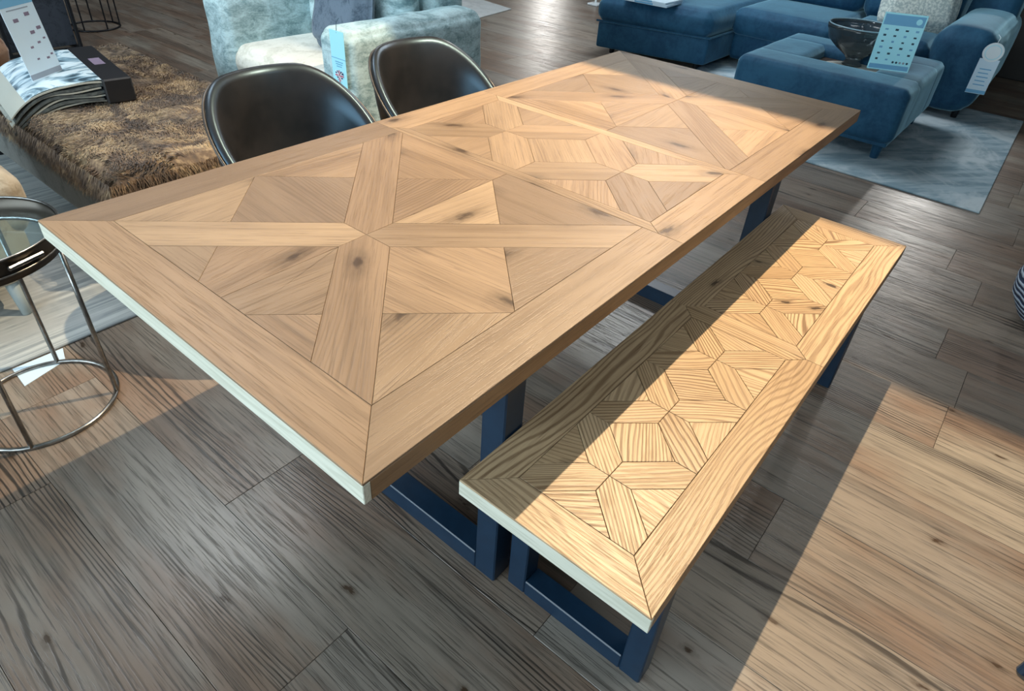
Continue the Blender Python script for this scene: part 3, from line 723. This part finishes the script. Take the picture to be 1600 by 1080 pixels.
# second hoop-base table foot
s2 = thing('nesting_side_table', 'lower nesting table leg and hoop just inside the left frame edge', 'side table', (-0.42, 1.30, 0))
link('base_ring', tube_me([(0.17*math.cos(t_*2*PI/40), 0.17*math.sin(t_*2*PI/40), 0.006) for t_ in range(40)], 0.006, 8, True), CHROME, s2, smoothf=True)
for an in (0.05, 2.1, 4.2):
    link('leg', tube_me([(0.17*math.cos(an), 0.17*math.sin(an), 0.008), (0.165*math.cos(an), 0.165*math.sin(an), 0.42)], 0.006, 8), CHROME, s2, smoothf=True)
link('table_top', lathe_me([(0, 0.42), (0.178, 0.42), (0.18, 0.425), (0.178, 0.432), (0, 0.432)], 40), BRONZE, s2)

# ------------------------------------------------------------------ beige armchair at the left edge
ba = thing('beige_armchair', 'beige boucle armchair with pale tapered leg at the left edge', 'armchair', (0, 0, 0.0005))
soft('body', -0.62, 0.17, 1.90, 2.65, 0.14, 0.43, BEIGE, ba, r=0.08, wob=0.008)
soft('arm', 0.05, 0.21, 1.92, 2.70, 0.30, 0.50, BEIGE, ba, r=0.05, wob=0.006)
soft('arm', -0.66, -0.50, 1.92, 2.70, 0.30, 0.58, BEIGE, ba, r=0.06, wob=0.006)
for (x, y) in ((0.085, 1.98), (-0.55, 1.98), (0.085, 2.58), (-0.55, 2.58)):
    link('leg', tube_me([(x, y, 0.17), (x+.002, y-.03 if y < 2.2 else y+.03, 0.010)], [0.026, 0.015], 14), PALELEG, ba, smoothf=True)
# paper label on the floor
lb = link('paper_label', prism_me([(-0.06, 1.575), (0.07, 1.615), (0.09, 1.685), (-0.055, 1.685)], 0.0, 0.0015), INK_CARDW); tag(lb, 'pale blue paper label lying on the floor at the rug edge', 'label')

# ------------------------------------------------------------------ blue sofa
so = thing('corner_sofa', 'large blue velvet corner sofa with chaise behind the footstool', 'sofa', (0, 0, 0.0102))
def sof(name, x0, x1, y0, y1, z0, z1, **kw): return soft(name, x0, x1, y0, y1, z0, z1, BLUEV, so, **kw)
ch = link('chaise_base', prism_me([(5.00, 1.79), (6.6, 1.79), (6.6, 2.72), (4.79, 2.72)], 0.06, 0.275, 0.02, 3), BLUEV, so, smoothf=True)
me = soft_me(0, 1.75, 0, 0.95, 0.275, 0.46, r=0.07, puff=0.02, wob=0.006, n=16)
for v in me.vertices: v.co.x += 4.95-0.20*v.co.y if v.co.x < 0.9 else 4.95; v.co.y += 1.785
link('chaise_cushion', me, BLUEV, so)
link('welt', tube_me([(4.985, 1.775, .278), (4.765, 2.72, .278)], 0.008, 8), BLUEV, so)
link('welt', tube_me([(4.985, 1.775, .278), (5.6, 1.775, .278)], 0.008, 8), BLUEV, so)
sof('seat_base', 5.5, 6.9, 0.30, 1.80, 0.06, 0.27, r=0.03, wob=0.003)
sof('seat_cushion', 5.40, 6.5, 0.98, 1.80, 0.27, 0.455, r=0.06, puff=0.02, seed=3)
sof('seat_cushion', 5.40, 6.5, 0.30, 0.97, 0.27, 0.455, r=0.06, puff=0.02, seed=5)
sof('back_cushion', 6.15, 6.6, 1.02, 1.80, 0.44, 0.92, r=0.10, puff=0.04, seed=7)
sof('back_cushion', 6.15, 6.6, 0.30, 1.00, 0.44, 0.92, r=0.10, puff=0.04, seed=9)
sof('backrest', 6.5, 6.95, -0.05, 2.86, 0.06, 0.80, r=0.08)
sof('arm', 5.38, 6.9, -0.10, 0.30, 0.05, 0.60, r=0.12, wob=0.008, n=18, seed=12)
for (x, y) in ((5.1, 1.9), (4.95, 2.64), (5.6, 0.4), (5.5, -0.02), (6.8, 0.0), (6.8, 2.8)): link('foot', lathe_me([(0.02, 0.0), (0.028, 0.075)], 12), BLACKM, so, (x, y, 0.0))
# pillow
pm, nt, b = nmat('pale_pillow_fabric'); tc = N(nt, 'ShaderNodeTexCoord')
n1 = noise(nt, tc.outputs['Object'], 60, 3); c = mixc(nt, smooth(nt, n1, .4, .6), (0.60, 0.66, 0.62), (0.34, 0.42, 0.42))
nt.links.new(c, b.inputs['Base Color']); b.inputs['Roughness'].default_value = 0.9; bump(nt, b, n1, 0.4, 0.003)
pi = thing('patterned_pillow', 'pale textured pillow with brown scrollwork against the blue sofa arm', 'pillow', (5.86, 0.52, 0.47), rot=(0, 0, 0.35))
pr = link('pillow_body', soft_me(-0.07, 0.07, -0.25, 0.25, 0.0, 0.40, r=0.065, n=14, puff=0.05, wob=0.006), pm, pi, rot=(0, 0.45, 0))
BRN = plain('brown_embroidery', (0.13, 0.075, 0.055), 0.8)
for (yy, zz, r_) in ((0.13, 0.31, 0.045), (0.03, 0.32, 0.05), (-0.08, 0.31, 0.045)):
    link('scroll', tube_me([(-0.105-0.0, yy+r_*math.cos(t_), zz+r_*.7*math.sin(t_)) for t_ in [k_*2*PI/20 for k_ in range(20)]], 0.007, 6, True), BRN, pr)
# sofa arm tag
T0 = px_on_plane(1552, 82, 0, 5.33)
sg = thing('sofa_tag', 'pale blue round disc and label hanging on the outer blue sofa arm', 'tag', (5.33, T0.y, T0.z), math.radians(-76))
link('label_card', box_me(-0.060, 0.060, -0.0005, 0.001, -0.275, -0.045), INK_CARDW, sg)
link('disc', lathe_me([(0, -0.002), (0.062, -0.002), (0.062, 0.001), (0, 0.001)], 32), WHITE, sg, (0, -0.003, 0), rot=(PI/2, 0, 0))
link('disc_ring', tube_me([(0.046*math.cos(t_*PI/14), -0.0055, 0.046*math.sin(t_*PI/14)) for t_ in range(28)], 0.0018, 4, True), INK_CARD, sg)
link('string', tube_me([(0, 0, 0.055), (0.01, 0.03, 0.09), (0.0, 0.08, 0.10)], 0.0015, 5), WHITE, sg)
for k in range(5): link('print_line', box_me(-0.035, 0.035-.008*(k % 2), -0.0022, -0.0012, -0.115-k*.026, -0.108-k*.026), INK_BLUE, sg)
link('footer_band', box_me(-0.060, 0.060, -0.0022, -0.0012, -0.272, -0.250), INK_BLUE, sg)
# books on the chaise
for k, (dx, dr) in enumerate(((0, 0.05), (0.0, 0.0))):
    t = thing('magazine', ('upper' if k else 'lower')+' pale blue magazine of the pair lying on the blue chaise', 'magazine', (4.86, 2.30, 0.492+k*0.0182), dr, 'magazines on the chaise')
    box('cover', -0.15, 0.15, -0.22, 0.20, 0.0, 0.018, INK_CARDW, t, 0.002)
    box('cover_band', -0.152, -0.149, -0.10, 0.06, 0.003, 0.015, INK_BLUE, t, 0)

# ------------------------------------------------------------------ blue footstool
ot = thing('footstool', 'square blue velvet footstool with sunken tray between rug and sofa', 'footstool', (4.05, 0.12, 0.0102))
L_, W_ = 1.08, 1.05
soft('front_panel', 0.0, 0.34, 0, W_, 0.10, 0.425, BLUEV, ot, r=0.05, wob=0.004, puff=0.008, n=18)
soft('rear_panel', 0.76, L_, 0, W_, 0.10, 0.425, BLUEV, ot, r=0.05, wob=0.004, puff=0.008, seed=3)
soft('side_panel', 0.25, 0.85, 0.0, 0.30, 0.10, 0.424, BLUEV, ot, r=0.045, wob=0.004, puff=0.006, seed=4)
soft('side_panel', 0.25, 0.85, W_-0.33, W_, 0.10, 0.424, BLUEV, ot, r=0.045, wob=0.004, puff=0.006, seed=5)
box('tray_well', 0.32, 0.78, 0.28, W_-0.31, 0.22, 0.36, plain('tray_wood', (0.05, 0.033, 0.022), 0.4), ot, 0.004)
box('tray_lip', 0.325, 0.345, 0.28, W_-0.31, 0.36, 0.405, plain('tray_lip_wood', (0.16, 0.11, 0.07), 0.4), ot, 0.003)
link('tray_disc', lathe_me([(0, .361), (0.19, .361), (0.19, .366), (0, .366)], 40), plain('pale_disc', (0.60, 0.60, 0.54), 0.4), ot, (0.56, 0.47, 0))
box('plinth', 0.02, L_-.02, 0.02, W_-.02, 0.085, 0.11, BLUEV, ot, 0.004)
for x in (0.07, L_-.07):
    for y in (0.07, W_-.07): link('foot', lathe_me([(0.024, 0), (0.034, 0.095)], 14), BLUEV, ot, (x, y, 0.0))
# glass bowl
gb, nt, b = nmat('smoked_glass'); b.inputs['Base Color'].default_value = (0.16, 0.20, 0.22, 1); b.inputs['Transmission Weight'].default_value = 0.8; b.inputs['Roughness'].default_value = 0.04; b.inputs['IOR'].default_value = 1.5
bo = thing('glass_bowl', 'smoked ribbed glass bowl standing in the footstool tray', 'bowl', (4.70, 0.62, 0.3765))
prof = [(0.045, 0.0), (0.05, 0.006), (0.035, 0.03), (0.05, 0.05), (0.10, 0.085), (0.15, 0.13), (0.168, 0.185), (0.170, 0.20)]
pf = []
for i, (r_, z_) in enumerate(prof): pf.append((r_, z_))
inn = [(0.160, 0.20), (0.155, 0.18), (0.138, 0.135), (0.09, 0.095), (0.03, 0.065), (0.0, 0.06)]
me = lathe_me([(0.0, 0.0)]+pf+inn, 40)
for v in me.vertices:
    a_ = math.atan2(v.co.y, v.co.x); k = 1+0.03*math.sin(a_*10)*(v.co.z > 0.04)
    v.co.x *= k*1.3; v.co.y *= k*1.3; v.co.z *= 1.25
link('bowl_body', me, gb, bo, smoothf=True)
link('rim', tube_me([(0.216*math.cos(t_*PI/20), 0.216*math.sin(t_*PI/20), 0.253) for t_ in range(40)], 0.0045, 6, True), plain('glass_rim', (0.25, 0.38, 0.45), 0.1), bo, smoothf=True)
# info card on footstool
A = px_on_plane(1354, 106, 2, 0.446); B = px_on_plane(1418, 114, 2, 0.446)
C_ = A+Vector((0.02, 0.0, 0.325))
cf, w_, h_ = card_frame('information_card', 'bright cyan information card standing on the blue footstool', A, B, C_)
link('card', box_me(0, w_, -0.0008, 0.0008, 0, h_), INK_CARD, cf)
cbox(cf, 'header_band', w_*.03, w_*.97, h_*0.79, h_*.97, INK_BLUE); cbox(cf, 'footer_band', w_*.03, w_*.97, h_*.02, h_*.10, INK_BLUE)
link('header_disc', lathe_me([(0.017, -0.0004), (0.017, 0.0004)], 20), INK_CARD, cf, (w_*.84, -0.0016, h_*.88), rot=(PI/2, 0, 0))
for r_ in range(6):
    for c_ in range(4):
        if r_ == 5 and c_ > 1: continue
        cbox(cf, 'product_picture', w_*(.12+.24*c_), w_*(.12+.24*c_)+.018-.002*(r_ % 3), h_*(.70-.105*r_), h_*(.70-.105*r_)+.009+.002*((r_+c_) % 2), INK_DK if (r_+c_) % 3 else INK_BLUE)
for k in range(5): link('colour_dot', lathe_me([(0.0065, -0.0004), (0.0065, 0.0004)], 12), (INK_DK, INK_DK, INK_GREY, INK_GREY, INK_DK)[k], cf, (w_*(.56+.085*k), -0.0016, h_*.155), rot=(PI/2, 0, 0))

# ------------------------------------------------------------------ back left: dark tables
dt = thing('black_cube_table', 'black metal box frame side table behind the swatch binder', 'side table', (1.18, 5.24, 0))
for (x, y) in ((0.46, 0), (0, 0), (0.46, 0.46), (0, 0.46)): box('leg', x-.011, x+.011, y-.011, y+.011, 0, 0.60, BLACKM, dt, 0.002)
for z_ in (0.011, 0.589):
    for (a0, a1) in (((0.011, 0.449), (-.011, .011)), ((0.011, 0.449), (.449, .471))): box('rail', a0[0], a0[1], a1[0], a1[1], z_-.011, z_+.011, BLACKM, dt, 0.002)
    for x in (0, 0.46): box('rail', x-.011, x+.011, .011, .449, z_-.011, z_+.011, BLACKM, dt, 0.002)
box('side_panel', 0.012, 0.448, 0.03, 0.05, 0.03, 0.57, DARKV, dt, 0.002)
box('table_top', -.012, .472, -.012, .472, 0.60, 0.615, BLACKM, dt, 0.002)
wt = thing('wire_drum_table', 'dark wire drum side table with round hoop base at top left', 'side table', (2.00, 5.86, 0))
for z_ in (0.007, 0.52): link('hoop', tube_me([(0.19*math.cos(t_*PI/20), 0.19*math.sin(t_*PI/20), z_) for t_ in range(40)], 0.007, 6, True), BLACKM, wt, smoothf=True)
for k in range(7):
    an = k*2*PI/7+.35; link('rod', tube_me([(0.19*math.cos(an), 0.19*math.sin(an), 0.01), (0.19*math.cos(an), 0.19*math.sin(an), 0.52)], 0.006, 6), BLACKM, wt)
link('table_top', lathe_me([(0, 0.527), (0.2, 0.527), (0.2, 0.54), (0, 0.54)], 36), BLACKM, wt)
# fringed blanket / brown cushion behind the card
fb = thing('brown_cushion', 'brown ribbed bolster cushion at the left edge behind the binder', 'cushion', (0.60, 3.36, 0.43))
soft('cushion_body', -0.24, 0.06, -0.14, 0.14, 0.0, 0.20, velvet('rust_velvet', (0.10, 0.035, 0.018), (0.36, 0.21, 0.13), 12), fb, r=0.09, puff=0.03)

# ------------------------------------------------------------------ right edge pouf, blue stool foot, white stand foot
pfm, nt, b = nmat('striped_knit'); tc = N(nt, 'ShaderNodeTexCoord'); wv = N(nt, 'ShaderNodeTexWave'); wv.wave_type = 'BANDS'; wv.bands_direction = 'Z'
wv.inputs['Scale'].default_value = 14; wv.inputs['Distortion'].default_value = 3; nt.links.new(tc.outputs['Object'], wv.inputs['Vector'])
nt.links.new(ramp(nt, wv.outputs['Fac'], [(0.45, (0.02, 0.035, 0.08)), (0.6, (0.42, 0.50, 0.60))]), b.inputs['Base Color']); b.inputs['Roughness'].default_value = 0.9; bump(nt, b, wv.outputs['Fac'], 0.6, 0.01)
pf_ = thing('striped_pouf', 'navy and white striped knitted pouf at the right edge', 'pouf', (2.74, -0.93, 0))
link('pouf_body', lathe_me([(0, 0.0), (0.13, 0.0), (0.20, 0.03), (0.245, 0.10), (0.255, 0.17), (0.235, 0.25), (0.17, 0.32), (0.06, 0.345), (0, 0.348)], 40), pfm, pf_, smoothf=True)
bs = thing('blue_metal_stool', 'blue metal stool foot just inside the bottom right corner', 'stool', (1.18, -1.118, 0))
for sx in (-1, 1):
    for sy in (-1, 1): link('leg', tube_me([(sx*.13, sy*.13, 0.44), (sx*.175, sy*.175, 0.006)], [0.011, 0.011], 10), STEEL, bs)
link('seat', lathe_me([(0, 0.44), (0.17, 0.44), (0.18, 0.452), (0.17, 0.464), (0, 0.464)], 36), STEEL, bs)
wp = px_on_plane(928, 9, 2, 0)
wpl = thing('white_base', 'small white floor base beyond the blue chaise corner at the top edge', 'base', (wp.x+.06, wp.y+.02, 0))
box('base_plate', -0.07, 0.07, -0.07, 0.07, 0, 0.02, WHITE, wpl, 0.004)
link('post', tube_me([(0, 0, .02), (0, 0, 1.0)], 0.012, 10), WHITE, wpl)
